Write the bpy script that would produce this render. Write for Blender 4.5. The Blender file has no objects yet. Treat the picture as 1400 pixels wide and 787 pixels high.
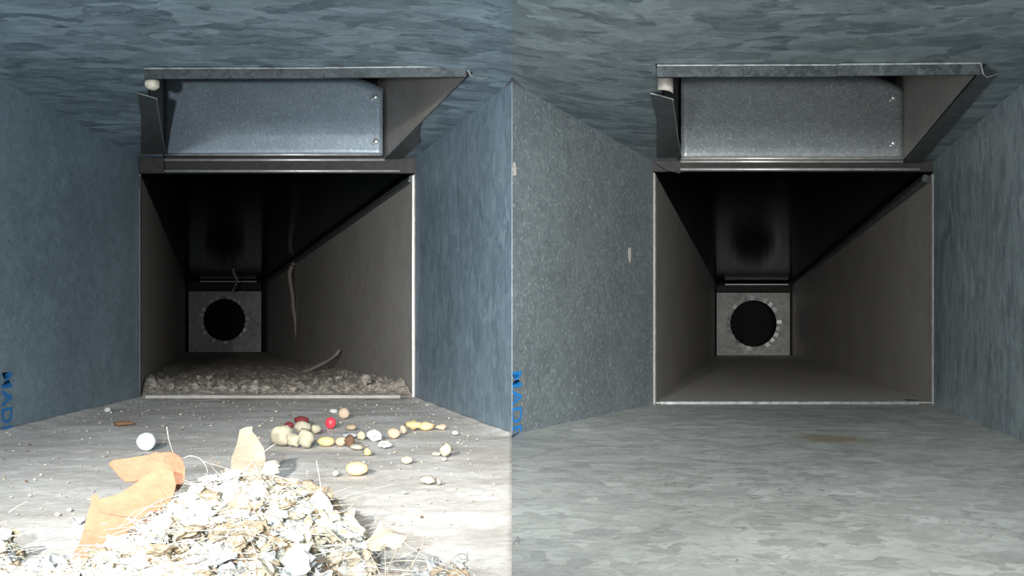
import bpy, bmesh, math, random
from mathutils import Vector, Matrix, noise

# ------------------------------------------------------------------ camera, world, lights
scene = bpy.context.scene
COL = scene.collection
F, HX, HY, CAM_H = 1200.0, 700.0, 445.0, 0.085      # focal length in px (1400 wide), horizon, lens height above floor
FLOOR = -CAM_H

cam = bpy.data.cameras.new('camera')
cam.sensor_width = 36.0
cam.lens = 36.0 * F / 1400.0
cam.shift_y = (HY - 393.5) / 1400.0
cam.clip_start = 0.01
cam_o = bpy.data.objects.new('camera', cam)
cam_o.rotation_euler = (math.pi / 2, 0, 0)
COL.objects.link(cam_o)
scene.camera = cam_o

world = bpy.data.worlds.new('world')
world.use_nodes = True
world.node_tree.nodes['Background'].inputs[0].default_value = (0.75, 0.88, 1.0, 1)
world.node_tree.nodes['Background'].inputs[1].default_value = 0.10
scene.world = world


def spot(name, loc, aim, watts, color, angle, blend, radius):
    d = bpy.data.lights.new(name, 'SPOT')
    d.energy = watts
    d.color = color
    d.spot_size = math.radians(angle)
    d.spot_blend = blend
    d.shadow_soft_size = radius
    o = bpy.data.objects.new(name, d)
    o.location = loc
    o.rotation_euler = (Vector(aim) - Vector(loc)).to_track_quat('-Z', 'Y').to_euler()
    COL.objects.link(o)
    return o


# the phone's flash left of the lens, a second phone light, an added fill shining down on either floor,
# and an unseen fill added at the duct's access hole behind
spot('phone_flash', (-0.066, 0.02, 0.012), (-0.42, 0.90, 0.13), 12.0, (0.87, 0.96, 1.0), 94, 1.0, 0.004)
spot('phone_light', (0.020, 0.0, 0.010), (0.27, 0.90, 0.07), 9.0, (0.97, 1.0, 1.0), 74, 1.0, 0.010)
spot('floor_fill', (-0.165, -0.03, 0.120), (-0.12, 0.74, FLOOR), 20.0, (1.0, 0.98, 0.94), 54, 1.0, 0.005)
spot('floor_fill', (0.010, -0.05, 0.130), (0.20, 0.90, FLOOR), 15.0, (1.0, 0.99, 0.95), 66, 1.0, 0.010)
spot('rear_fill', (-0.10, -0.75, 0.02), (0.05, 1.0, 0.04), 25.0, (1.0, 1.0, 0.98), 60, 1.0, 0.05)

scene.view_settings.view_transform = 'Standard'
scene.view_settings.look = 'None'
scene.view_settings.gamma = 1.0
scene.view_settings.use_curve_mapping = False
scene.view_settings.exposure = 0.0

# ------------------------------------------------------------------ helpers


def at(px, py, y):
    """point of the place seen at a pixel, at distance y"""
    return Vector(((px - HX) / F * y, y, (HY - py) / F * y))


def depth(py):
    """distance of the floor seen at a pixel row"""
    return F * CAM_H / (py - HY)


def mesh_obj(name, bm, mat, parent=None, smooth=False):
    me = bpy.data.meshes.new(name)
    bmesh.ops.recalc_face_normals(bm, faces=bm.faces)
    bm.to_mesh(me)
    bm.free()
    if smooth:
        for p in me.polygons:
            p.use_smooth = True
    for m in (mat if isinstance(mat, (list, tuple)) else [mat]):
        me.materials.append(m)
    o = bpy.data.objects.new(name, me)
    COL.objects.link(o)
    if parent is not None:
        o.parent = parent
        o.matrix_parent_inverse = Matrix.Translation(-parent.location)
    return o


def tag(o, label, cat=None, group=None, kind=None):
    o['label'] = label
    if cat:
        o['category'] = cat
    if group:
        o['group'] = group
    if kind:
        o['kind'] = kind
    return o


def empty(name, loc):
    o = bpy.data.objects.new(name, None)
    o.location = loc
    o.empty_display_size = 0.02
    COL.objects.link(o)
    return o


def recentre(o):
    """put a single-mesh thing's origin at the middle of its base"""
    me = o.data
    xs = [v.co for v in me.vertices]
    c = Vector((sum(v.x for v in xs) / len(xs), sum(v.y for v in xs) / len(xs), min(v.z for v in xs)))
    me.transform(Matrix.Translation(-c))
    o.location = c
    return o


def grid_sheet(bm, fn, nu, nv, out, thick=0.0012):
    """a sheet from fn(u, v), thickened along the vector out (away from the duct's inside)"""
    out = Vector(out).normalized() * thick
    a = [[bm.verts.new(fn(i / nu, j / nv)) for j in range(nv + 1)] for i in range(nu + 1)]
    b = [[bm.verts.new(v.co + out) for v in r] for r in a]
    for i in range(nu):
        for j in range(nv):
            bm.faces.new((a[i][j], a[i + 1][j], a[i + 1][j + 1], a[i][j + 1]))
            bm.faces.new((b[i][j], b[i][j + 1], b[i + 1][j + 1], b[i + 1][j]))
    for i in range(nu):
        for j in (0, nv):
            bm.faces.new((a[i][j], b[i][j], b[i + 1][j], a[i + 1][j]))
    for j in range(nv):
        for i in (0, nu):
            bm.faces.new((a[i][j], a[i][j + 1], b[i][j + 1], b[i][j]))


def quad_sheet(bm, p00, p10, p11, p01, out, thick=0.0012, nu=1, nv=1):
    p00, p10, p11, p01 = map(Vector, (p00, p10, p11, p01))

    def fn(u, v):
        return (p00 * (1 - u) + p10 * u) * (1 - v) + (p01 * (1 - u) + p11 * u) * v
    grid_sheet(bm, fn, nu, nv, out, thick)


def box(bm, lo, hi):
    lo, hi = Vector(lo), Vector(hi)
    v = [bm.verts.new((x, y, z)) for x in (lo.x, hi.x) for y in (lo.y, hi.y) for z in (lo.z, hi.z)]
    for f in ((0, 1, 3, 2), (4, 6, 7, 5), (0, 4, 5, 1), (2, 3, 7, 6), (0, 2, 6, 4), (1, 5, 7, 3)):
        bm.faces.new([v[k] for k in f])


def extrude_profile(bm, prof, a, b, out_axes=((0, 1, 0), (0, 0, 1))):
    """closed profile [(s, t)] swept from point a to point b"""
    s, t = Vector(out_axes[0]), Vector(out_axes[1])
    A = [bm.verts.new(Vector(a) + s * p[0] + t * p[1]) for p in prof]
    B = [bm.verts.new(Vector(b) + s * p[0] + t * p[1]) for p in prof]
    n = len(prof)
    for i in range(n):
        bm.faces.new((A[i], A[(i + 1) % n], B[(i + 1) % n], B[i]))
    bm.faces.new(A[::-1])
    bm.faces.new(B)


def disc_profile(cx, cy, r, n=10):
    return [(cx + r * math.cos(2 * math.pi * k / n), cy + r * math.sin(2 * math.pi * k / n)) for k in range(n)]


def tube(bm, pts, r0, r1=None, sides=5, mi=0):
    r1 = r0 if r1 is None else r1
    pts = [Vector(p) for p in pts]
    rings = []
    n = len(pts)
    for i, p in enumerate(pts):
        d = (pts[min(i + 1, n - 1)] - pts[max(i - 1, 0)]).normalized()
        up = Vector((0, 0, 1)) if abs(d.z) < 0.9 else Vector((1, 0, 0))
        a = d.cross(up).normalized()
        b = d.cross(a)
        r = r0 + (r1 - r0) * i / (n - 1)
        rings.append([bm.verts.new(p + (a * math.cos(2 * math.pi * k / sides) + b * math.sin(2 * math.pi * k / sides)) * r) for k in range(sides)])
    for i in range(n - 1):
        for k in range(sides):
            f = bm.faces.new((rings[i][k], rings[i][(k + 1) % sides], rings[i + 1][(k + 1) % sides], rings[i + 1][k]))
            f.material_index = mi
    bm.faces.new(rings[0][::-1]).material_index = mi
    bm.faces.new(rings[-1]).material_index = mi


def smooth_path(pts, n=4):
    """Catmull-Rom through pts"""
    pts = [Vector(p) for p in pts]
    out = []
    for i in range(len(pts) - 1):
        p0, p1, p2, p3 = pts[max(i - 1, 0)], pts[i], pts[i + 1], pts[min(i + 2, len(pts) - 1)]
        for k in range(n):
            t = k / n
            out.append(0.5 * ((2 * p1) + (p2 - p0) * t + (2 * p0 - 5 * p1 + 4 * p2 - p3) * t * t + (3 * p1 - p0 - 3 * p2 + p3) * t ** 3))
    out.append(pts[-1])
    return out


def lump_bm(sx, sy, sz, rough=0.15, freq=1.6, seed=0, sub=2, flat_base=True):
    bm = bmesh.new()
    bmesh.ops.create_icosphere(bm, subdivisions=sub, radius=1.0)
    off = Vector((seed * 3.17, seed * 1.71, seed * 2.3))
    for v in bm.verts:
        k = 1 + rough * noise.noise(v.co * freq + off) * 2
        k += rough * 0.5 * noise.noise(v.co * freq * 3 + off)
        v.co = Vector((v.co.x * sx * k, v.co.y * sy * k, v.co.z * sz * k))
    zmin = min(v.co.z for v in bm.verts)
    for v in bm.verts:
        v.co.z -= zmin
    return bm


def flake_bm(poly, thick, bend=0.0, seed=0, cuts=2):
    """thin torn piece: 3-D outline, thickened, wavy"""
    bm = bmesh.new()
    vs = [bm.verts.new(p) for p in poly]
    f = bm.faces.new(vs)
    bmesh.ops.triangulate(bm, faces=[f])
    if cuts:
        bmesh.ops.subdivide_edges(bm, edges=bm.edges[:], cuts=cuts, use_grid_fill=True)
    bm.normal_update()
    n = Vector((0, 0, 0))
    for fc in bm.faces:
        n += fc.normal * fc.calc_area()
    n.normalize()
    if n.y > 0:
        n = -n
    p0 = Vector(poly[0])
    size = max((v.co - p0).length for v in bm.verts)
    for v in bm.verts:
        v.co += n * bend * noise.noise(v.co * (2.2 / size) + Vector((seed, seed * 2.1, 0)))
    r = bmesh.ops.extrude_face_region(bm, geom=bm.faces[:])
    for e in r['geom']:
        if isinstance(e, bmesh.types.BMVert):
            e.co -= n * thick
    return bm


# ------------------------------------------------------------------ materials


class NT:
    def __init__(self, name):
        self.m = bpy.data.materials.new(name)
        self.m.use_nodes = True
        self.t = self.m.node_tree
        self.b = self.t.nodes['Principled BSDF']

    def n(self, kind, **kw):
        nd = self.t.nodes.new(kind)
        for k, v in kw.items():
            setattr(nd, k, v)
        return nd

    def l(self, a, b):
        self.t.links.new(a, b)

    def ramp(self, fac, stops):
        r = self.n('ShaderNodeValToRGB')
        while len(r.color_ramp.elements) < len(stops):
            r.color_ramp.elements.new(0.5)
        for e, (p, c) in zip(r.color_ramp.elements, stops):
            e.position = p
            e.color = (*c, 1) if len(c) == 3 else c
        self.l(fac, r.inputs[0])
        return r.outputs[0]

    def mix(self, fac, a, b, mode='MIX'):
        x = self.n('ShaderNodeMix', data_type='RGBA', blend_type=mode)
        if isinstance(fac, float):
            x.inputs[0].default_value = fac
        else:
            self.l(fac, x.inputs[0])
        for i, v in ((6, a), (7, b)):
            if isinstance(v, tuple):
                x.inputs[i].default_value = (*v, 1)
            else:
                self.l(v, x.inputs[i])
        return x.outputs[2]

    def noise(self, vec, scale, detail=4, rough=0.55, dist=0.0):
        nd = self.n('ShaderNodeTexNoise')
        nd.inputs['Scale'].default_value = scale
        nd.inputs['Detail'].default_value = detail
        nd.inputs['Roughness'].default_value = rough
        nd.inputs['Distortion'].default_value = dist
        self.l(vec, nd.inputs['Vector'])
        return nd

    def bump(self, h, strength, dist=0.001):
        bp = self.n('ShaderNodeBump')
        bp.inputs['Strength'].default_value = strength
        bp.inputs['Distance'].default_value = dist
        self.l(h, bp.inputs['Height'])
        self.l(bp.outputs[0], self.b.inputs['Normal'])


def galvanised(name, dark, light, cell=75.0, metallic=0.45, rough=(0.38, 0.58), speck=0.35, spangle=0.8, stretch=(1, 1, 1), dust=0.0,
               dustcol=(0.3, 0.26, 0.22), scratch=0.0, stain=None):
    t = NT(name)
    co = t.n('ShaderNodeTexCoord').outputs['Object']
    mp = t.n('ShaderNodeMapping')
    mp.inputs['Scale'].default_value = stretch
    t.l(co, mp.inputs[0])
    v = mp.outputs[0]
    wob = t.noise(v, cell * 0.7, 3)
    add = t.n('ShaderNodeMix', data_type='VECTOR')
    add.inputs[0].default_value = 0.03
    t.l(v, add.inputs[4])
    t.l(wob.outputs['Color'], add.inputs[5])
    vo = t.n('ShaderNodeTexVoronoi')
    vo.inputs['Scale'].default_value = cell
    t.l(add.outputs[1], vo.inputs['Vector'])
    sep = t.n('ShaderNodeSeparateColor')
    t.l(vo.outputs['Color'], sep.inputs[0])
    vo2 = t.n('ShaderNodeTexVoronoi')
    vo2.inputs['Scale'].default_value = cell * 2.3
    t.l(add.outputs[1], vo2.inputs['Vector'])
    sep2 = t.n('ShaderNodeSeparateColor')
    t.l(vo2.outputs['Color'], sep2.inputs[0])
    av = t.n('ShaderNodeMath', operation='MULTIPLY_ADD')
    t.l(sep2.outputs[0], av.inputs[0])
    av.inputs[1].default_value = 0.4
    sc = t.n('ShaderNodeMath', operation='MULTIPLY')
    t.l(sep.outputs[0], sc.inputs[0])
    sc.inputs[1].default_value = 0.6
    t.l(sc.outputs[0], av.inputs[2])
    big = t.noise(v, 9.0, 3)
    mid = tuple((a + b) / 2 for a, b in zip(dark, light))
    lo = tuple(m + (d - m) * spangle for m, d in zip(mid, dark))
    hi = tuple(m + (d - m) * spangle for m, d in zip(mid, light))
    c = t.ramp(av.outputs[0], [(0.12, lo), (0.5, mid), (0.88, hi)])
    c = t.mix(0.55, c, t.ramp(big.outputs[0], [(0.3, (0.72, 0.72, 0.72)), (0.7, (1.2, 1.2, 1.2))]), 'MULTIPLY')
    # white-rust flecks
    fl = t.noise(v, 330.0, 2, 0.6)
    flm = t.ramp(fl.outputs[0], [(0.57, (0, 0, 0)), (0.68, (1, 1, 1))])
    k = t.n('ShaderNodeMath', operation='MULTIPLY')
    t.l(flm, k.inputs[0])
    k.inputs[1].default_value = speck
    c = t.mix(k.outputs[0], c, tuple(min(1, x * 1.9 + 0.03) for x in light))
    if scratch:
        wv = t.noise(v, 38.0, 1, 0.4, 3.0)
        sm = t.ramp(wv.outputs[0], [(0.486, (0, 0, 0)), (0.5, (1, 1, 1)), (0.514, (0, 0, 0))])
        msk = t.noise(v, 14.0, 2)
        mm = t.ramp(msk.outputs[0], [(0.50, (0, 0, 0)), (0.58, (1, 1, 1))])
        s2 = t.n('ShaderNodeMath', operation='MULTIPLY')
        t.l(sm, s2.inputs[0])
        t.l(mm, s2.inputs[1])
        s3 = t.n('ShaderNodeMath', operation='MULTIPLY')
        t.l(s2.outputs[0], s3.inputs[0])
        s3.inputs[1].default_value = scratch
        c = t.mix(s3.outputs[0], c, tuple(x * 0.3 for x in dark))
    if dust:
        dn = t.noise(v, 30.0, 5, 0.65)
        dm = t.ramp(dn.outputs[0], [(0.3, (dust * 0.5,) * 3), (0.7, (min(1, dust * 1.4),) * 3)])
        c = t.mix(dm, c, dustcol)
    for (p, r, colr, amt) in (stain or []):
        vm = t.n('ShaderNodeVectorMath', operation='DISTANCE')
        nz = t.noise(co, 60.0, 3)
        ofs = t.n('ShaderNodeMix', data_type='VECTOR')
        ofs.inputs[0].default_value = 0.03
        t.l(co, ofs.inputs[4])
        t.l(nz.outputs['Color'], ofs.inputs[5])
        t.l(ofs.outputs[1], vm.inputs[0])
        vm.inputs[1].default_value = tuple(x * 0.97 + 0.015 for x in p)
        dv = t.n('ShaderNodeMath', operation='DIVIDE')
        t.l(vm.outputs['Value'], dv.inputs[0])
        dv.inputs[1].default_value = r
        msk = t.ramp(dv.outputs[0], [(0.45, (amt,) * 3), (1.0, (0, 0, 0))])
        c = t.mix(msk, c, colr)
    t.l(c, t.b.inputs['Base Color'])
    t.b.inputs['Metallic'].default_value = metallic
    rr = t.ramp(sep.outputs[1], [(0.0, (rough[0],) * 3), (1.0, (rough[1],) * 3)])
    t.l(rr, t.b.inputs['Roughness'])
    fine = t.noise(v, 420.0, 2)
    t.bump(fine.outputs[0], 0.12, 0.0006)
    return t.m


def plain(name, c1, c2, scale=120.0, rough=0.8, bump=0.4, metallic=0.0, dist=0.0008, sss=0.0):
    t = NT(name)
    co = t.n('ShaderNodeTexCoord').outputs['Object']
    nz = t.noise(co, scale, 5, 0.62)
    t.l(t.ramp(nz.outputs[0], [(0.3, c1), (0.7, c2)]), t.b.inputs['Base Color'])
    t.b.inputs['Roughness'].default_value = rough
    t.b.inputs['Metallic'].default_value = metallic
    n2 = t.noise(co, scale * 3, 3)
    t.bump(n2.outputs[0], bump, dist)
    return t.m


def dust_floor(name):
    t = NT(name)
    co = t.n('ShaderNodeTexCoord').outputs['Object']
    mp = t.n('ShaderNodeMapping')
    mp.inputs['Scale'].default_value = (0.55, 1.0, 1.0)
    t.l(co, mp.inputs[0])
    a = t.noise(mp.outputs[0], 26.0, 7, 0.68)
    b = t.noise(co, 240.0, 4, 0.6)
    g = t.noise(co, 600.0, 2, 0.6)
    c = t.ramp(a.outputs[0], [(0.30, (0.50, 0.46, 0.42)), (0.48, (0.66, 0.62, 0.58)), (0.58, (0.77, 0.74, 0.70)), (0.72, (0.87, 0.85, 0.82))])
    c = t.mix(0.5, c, t.ramp(b.outputs[0], [(0.3, (0.72, 0.70, 0.67)), (0.7, (1.15, 1.15, 1.15))]), 'MULTIPLY')
    fl = t.ramp(g.outputs[0], [(0.66, (0, 0, 0)), (0.72, (0.7, 0.7, 0.7))])
    c = t.mix(fl, c, (0.8, 0.78, 0.72))
    t.l(c, t.b.inputs['Base Color'])
    t.b.inputs['Roughness'].default_value = 0.95
    t.bump(b.outputs[0], 0.4, 0.0008)
    return t.m


M = {}
BL_D, BL_L = (0.15, 0.21, 0.255), (0.31, 0.40, 0.46)          # bluish zinc of the debris-filled duct
GR_D, GR_L = (0.19, 0.24, 0.265), (0.40, 0.47, 0.50)          # greyer zinc of the cleaned duct
M['ceil_L'] = galvanised('zinc_ceiling_bluish', (0.11, 0.16, 0.20), (0.34, 0.44, 0.51), 75, 0.35, speck=0.08, spangle=0.9, stretch=(0.5, 1, 1))
M['ceil_R'] = galvanised('zinc_ceiling_grey', (0.118, 0.158, 0.178), (0.33, 0.40, 0.43), 75, 0.35, speck=0.08, spangle=0.9, stretch=(0.5, 1, 1))
M['wall_L'] = galvanised('zinc_wall_bluish', BL_D, BL_L, 150, 0.3, speck=0.12, spangle=0.5)
M['wall_R'] = galvanised('zinc_wall_grey', (0.135, 0.162, 0.175), (0.26, 0.298, 0.312), 170, 0.3, speck=0.42, spangle=0.6)
M['wall_R2'] = galvanised('zinc_wall_grey_streaked', GR_D, GR_L, 110, 0.3, speck=0.12, spangle=0.8, stretch=(1, 1, 0.45))
M['wall_L2'] = galvanised('zinc_wall_bluish_streaked', (0.13, 0.19, 0.24), (0.28, 0.37, 0.44), 120, 0.3, speck=0.06, spangle=0.6, stretch=(1, 1, 0.6))
M['floor_R'] = galvanised('zinc_floor_grey', (0.36, 0.375, 0.36), (0.66, 0.68, 0.65), 95, 0.3, (0.42, 0.6), speck=0.1, spangle=0.85,
                          stretch=(0.8, 1.0, 1.0), dust=0.18, dustcol=(0.42, 0.42, 0.38), scratch=0.8,
                          stain=[((0.24, 0.662, FLOOR), 0.033, (0.33, 0.27, 0.16), 0.75)])
M['inner'] = galvanised('zinc_inner_dusty', (0.28, 0.275, 0.27), (0.44, 0.43, 0.415), 90, 0.2, (0.5, 0.65), speck=0.1, spangle=0.4, dust=0.5, dustcol=(0.38, 0.345, 0.31))
M['inner_floor'] = galvanised('zinc_inner_floor_dusty', (0.40, 0.39, 0.37), (0.58, 0.56, 0.53), 90, 0.15, (0.5, 0.65), speck=0.15, spangle=0.4, dust=0.6, dustcol=(0.52, 0.49, 0.45))
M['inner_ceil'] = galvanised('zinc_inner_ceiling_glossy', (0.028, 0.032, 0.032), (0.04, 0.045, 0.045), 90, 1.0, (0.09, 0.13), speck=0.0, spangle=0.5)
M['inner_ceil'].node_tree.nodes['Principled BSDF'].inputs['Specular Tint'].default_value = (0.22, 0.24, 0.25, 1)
M['plate_L'] = galvanised('zinc_plate_bluish', (0.24, 0.30, 0.36), (0.40, 0.47, 0.54), 260, 0.35, (0.36, 0.5), speck=0.25, spangle=0.6)
M['plate_R'] = galvanised('zinc_plate_grey', (0.21, 0.235, 0.25), (0.38, 0.41, 0.42), 260, 0.35, (0.36, 0.5), speck=0.3, spangle=0.7)
M['flange'] = galvanised('zinc_flange_tarnished', (0.045, 0.055, 0.06), (0.10, 0.115, 0.122), 120, 0.35, speck=0.15, spangle=0.7, dust=0.2, dustcol=(0.10, 0.088, 0.075))
M['flange_front'] = galvanised('zinc_flange_dark', (0.028, 0.036, 0.040), (0.075, 0.088, 0.094), 160, 0.35, speck=0.12, spangle=0.9)
M['header'] = plain('tarnished_header_and_shade', (0.022, 0.021, 0.020), (0.045, 0.042, 0.039), 120, 0.6, 0.1, 0.3)  # header's own dark tone; also paints the shade on the left riser wall
M['hem'] = plain('bright_rolled_hem', (0.45, 0.45, 0.43), (0.7, 0.7, 0.68), 90, 0.35, 0.1, 0.5)
M['takeoff'] = galvanised('zinc_takeoff_dusty', (0.26, 0.25, 0.24), (0.44, 0.42, 0.395), 110, 0.25, (0.5, 0.65), speck=0.1, spangle=0.5, dust=0.5, dustcol=(0.42, 0.375, 0.33))
M['edge'] = plain('bright_cut_edge', (0.22, 0.23, 0.23), (0.55, 0.57, 0.57), 130, 0.35, 0.1, 0.6)
M['end'] = galvanised('zinc_end_plate', (0.26, 0.255, 0.25), (0.66, 0.64, 0.62), 90, 0.2, (0.35, 0.5), speck=0.15, spangle=0.5)
M['tab'] = plain('bright_zinc_tab', (0.85, 0.85, 0.84), (0.97, 0.97, 0.96), 90, 0.45, 0.1, 0.2)
M['void'] = plain('unlit_void_black', (0.003, 0.003, 0.003), (0.006, 0.006, 0.006), 50, 0.9, 0.1)  # lack of light in pipe and recesses painted as near-black
M['rivet'] = plain('rivet_zinc', (0.6, 0.63, 0.64), (0.8, 0.83, 0.84), 300, 0.25, 0.05, 0.7)
M['dust'] = dust_floor('grey_dust_floor')
M['drift'] = plain('brown_dust_drift', (0.24, 0.21, 0.175), (0.56, 0.50, 0.43), 90, 0.95, 0.9, 0, 0.002)
M['putty'] = plain('cream_putty', (0.42, 0.38, 0.31), (0.62, 0.57, 0.48), 220, 0.8, 0.4)


def ink_mat():
    t = NT('blue_stencil_ink')
    co = t.n('ShaderNodeTexCoord').outputs['Object']
    nz = t.noise(co, 260.0, 4, 0.7)
    t.l(t.ramp(nz.outputs[0], [(0.3, (0.008, 0.15, 0.46)), (0.6, (0.015, 0.21, 0.56)), (0.8, (0.15, 0.28, 0.44))]), t.b.inputs['Base Color'])
    t.b.inputs['Roughness'].default_value = 0.6
    return t.m


M['ink'] = ink_mat()

# ------------------------------------------------------------------ the two duct runs
YBACK = -0.35
NOSE_Y, NOSE_Z = 0.685, 0.19


def lerp(a, b, t):
    return a + (b - a) * t


DUCTS = {
    'L': dict(y0=1.03, z=0.197, wall=(-0.4378, -0.085),             # outer wall X at y0 and its slope dX/dY
              inx=(568 - HX) / F * 1.03, side=-1,
              hole=((197, 648, 0.670), (225, 527)),
              inner_x=(192, 566), inner_top=238, far_y=2.75, far_x=(253, 366), far_top=383,
              word='debris-strewn', ceil='ceil_L', plate='plate_L'),
    'R': dict(y0=0.953, z=0.178, wall=(0.457, 0.2634),
              inx=(893 - HX) / F * 0.953, side=1,
              hole=((898, 1346, 0.598), (928, 1234)),
              inner_x=(895, 1276), inner_top=236, far_y=2.43, far_x=(977, 1083), far_top=386,
              word='clean', ceil='ceil_R', plate='plate_R'),
}


def outer_x(D, y):
    return D['wall'][0] + D['wall'][1] * (y - D['y0'])


def nose_x(D, y):
    return 0.0 if y <= NOSE_Y else D['inx'] * (y - NOSE_Y) / (D['y0'] - NOSE_Y)


def ceil_z(D, x, y):
    d = abs(x - nose_x(D, y))
    zl = NOSE_Z if y <= NOSE_Y else lerp(NOSE_Z, D['z'], (y - NOSE_Y) / (D['y0'] - NOSE_Y))
    return D['z'] + (zl - D['z']) * max(0.0, 1 - d / 0.09) ** 1.5


def hole_x(D, y):
    (fl, fr, yf), (rl, rr) = D['hole']
    t = (y - yf) / (D['y0'] - yf)
    return (lerp((fl - HX) / F * yf, (rl - HX) / F * D['y0'], t), lerp((fr - HX) / F * yf, (rr - HX) / F * D['y0'], t))


trim_n = [0]


def trim(bm, mat, label):
    trim_n[0] += 1
    o = mesh_obj('trim_%d' % trim_n[0], bm, mat)
    return tag(o, label, kind='structure')


def build_shell(key):
    D = DUCTS[key]
    s = D['side']
    w = D['word']
    y0 = D['y0']
    yf = D['hole'][0][2]
    # outer wall (flaring entry section)
    bm = bmesh.new()
    quad_sheet(bm, (outer_x(D, YBACK), YBACK, FLOOR), (outer_x(D, y0), y0, FLOOR), (outer_x(D, y0), y0, D['z']), (outer_x(D, YBACK), YBACK, D['z']), (s, 0, 0), nu=8, nv=4)
    o = mesh_obj('wall_left' if s < 0 else 'wall_right', bm, M['wall_L'] if s < 0 else M['wall_R2'])
    tag(o, ('bluish galvanised outer side wall of the debris-strewn duct' if s < 0 else 'grey galvanised outer side wall of the clean duct'), kind='structure')
    # wall from the nose between the two runs to the opening
    bm = bmesh.new()
    quad_sheet(bm, (0, NOSE_Y, FLOOR), (D['inx'], y0, FLOOR), (D['inx'], y0, D['z']), (0, NOSE_Y, NOSE_Z), (-s, 0, 0), 0.00012, nu=6, nv=4)
    o = mesh_obj('wall_nose_left' if s < 0 else 'wall_nose_right', bm, M['wall_L2'] if s < 0 else M['wall_R'])
    tag(o, ('blue-grey streaked metal wall beside the dusty floor' if s < 0 else 'grey speckled metal wall with blue stamped letters beside the clean floor'), kind='structure')
    # ceiling: in front of the hole, beside it on both sides
    bm = bmesh.new()

    def a_edge(y):
        return (outer_x(D, y), nose_x(D, y)) if s < 0 else (nose_x(D, y), outer_x(D, y))

    def strip(ya, yb, fa, fb, nu, nv):
        def fn(u, v):
            y = lerp(ya, yb, v)
            x = lerp(fa(y), fb(y), u)
            return Vector((x, y, ceil_z(D, x, y)))
        grid_sheet(bm, fn, nu, nv, (0, 0, 1))
    strip(YBACK, yf, lambda y: a_edge(y)[0], lambda y: a_edge(y)[1], 30, 12)
    strip(yf, y0, lambda y: a_edge(y)[0], lambda y: hole_x(D, y)[0], 14, 10)
    strip(yf, y0, lambda y: hole_x(D, y)[1], lambda y: a_edge(y)[1], 14, 10)
    o = mesh_obj('ceiling_left' if s < 0 else 'ceiling_right', bm, M[D['ceil']])
    tag(o, ('bluish spangled metal ceiling above the dusty floor' if s < 0 else 'grey spangled metal ceiling above the clean floor'), kind='structure')
    # inner run
    xi = [(p - HX) / F * y0 for p in D['inner_x']]
    zi = (HY - D['inner_top']) / F * y0
    yfar = D['far_y']
    xf = [(p - HX) / F * yfar for p in D['far_x']]
    zf = (HY - D['far_top']) / F * yfar
    ex = [(xf[k] - xi[k]) / (yfar - y0) * 0.052 for k in (0, 1)]
    ends = (('wall_inner_left', 0, -1), ('wall_inner_right', 1, 1))
    for nm, k, sg in ends:
        bm = bmesh.new()
        quad_sheet(bm, (xi[k], y0, FLOOR), (xf[k] + ex[k], yfar + 0.052, FLOOR), (xf[k] + ex[k], yfar + 0.052, zf + 0.035), (xi[k], y0, zi), (sg, 0, 0), nu=8, nv=3)
        o = mesh_obj(nm + ('_dusty' if s < 0 else '_clean'), bm, M['inner'])
        side = 'near the speckled outer wall' if (k == 0) == (s < 0) else 'next to the middle partition'
        tag(o, 'brownish-grey long inner side wall of the %s duct, %s' % (w, side), kind='structure')
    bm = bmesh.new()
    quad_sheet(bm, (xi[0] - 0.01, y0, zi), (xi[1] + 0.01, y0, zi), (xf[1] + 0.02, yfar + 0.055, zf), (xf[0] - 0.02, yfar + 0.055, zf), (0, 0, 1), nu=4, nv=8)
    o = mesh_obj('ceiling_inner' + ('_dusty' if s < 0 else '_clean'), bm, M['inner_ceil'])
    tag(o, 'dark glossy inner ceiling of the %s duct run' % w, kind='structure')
    bm = bmesh.new()
    zl = FLOOR + 0.0015
    quad_sheet(bm, (xi[0] - 0.01, y0 + 0.004, zl), (xi[1] + 0.01, y0 + 0.004, zl), (xf[1] + 0.03, yfar + 0.06, zl), (xf[0] - 0.03, yfar + 0.06, zl), (0, 0, -1), 0.0012, nu=2, nv=4)
    o = mesh_obj('floor_inner' + ('_dusty' if s < 0 else '_clean'), bm, M['inner_floor'])
    tag(o, 'dull grey inner floor of the %s duct run' % w, kind='structure')
    # closing wall behind the end plate
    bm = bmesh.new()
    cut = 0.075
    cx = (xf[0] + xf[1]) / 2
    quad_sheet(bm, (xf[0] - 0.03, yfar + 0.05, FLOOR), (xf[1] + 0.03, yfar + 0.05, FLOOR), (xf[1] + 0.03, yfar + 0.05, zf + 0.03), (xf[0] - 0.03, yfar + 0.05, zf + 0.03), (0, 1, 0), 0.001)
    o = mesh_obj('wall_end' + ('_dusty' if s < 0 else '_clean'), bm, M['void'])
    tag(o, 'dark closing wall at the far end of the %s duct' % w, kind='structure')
    # header between outer ceiling and inner ceiling
    bm = bmesh.new()
    zc = D['z']
    # rolled hems of the header: profile swept across the duct
    xl, xr = hole_x(D, y0)
    hl, hr = xi[0] + 0.004, xi[1] - 0.004
    quad_sheet(bm, (hl - 0.012, y0 + 0.003, zi), (hr + 0.012, y0 + 0.003, zi), (hr + 0.012, y0 + 0.003, zc + 0.002), (hl - 0.012, y0 + 0.003, zc + 0.002), (0, 1, 0), 0.0015)
    o = trim(bm, M['header'], 'folded metal header above the mouth of the %s inner duct' % w)
    for (dz, r, e) in ((0.0165 if s < 0 else 0.012, 0.0016, 0.93), (0.0035, 0.0015, 1.0)):
        bm = bmesh.new()
        a = Vector((lerp(hl, xl, 0.8), y0 - 0.001, zi + dz))
        b = Vector((hr - (0.012 if e == 1.0 else 0.03), y0 - 0.001, zi + dz))
        extrude_profile(bm, disc_profile(0, 0, r), a, b)
        h = mesh_obj('hem', bm, M['hem'], o, True)
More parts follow.
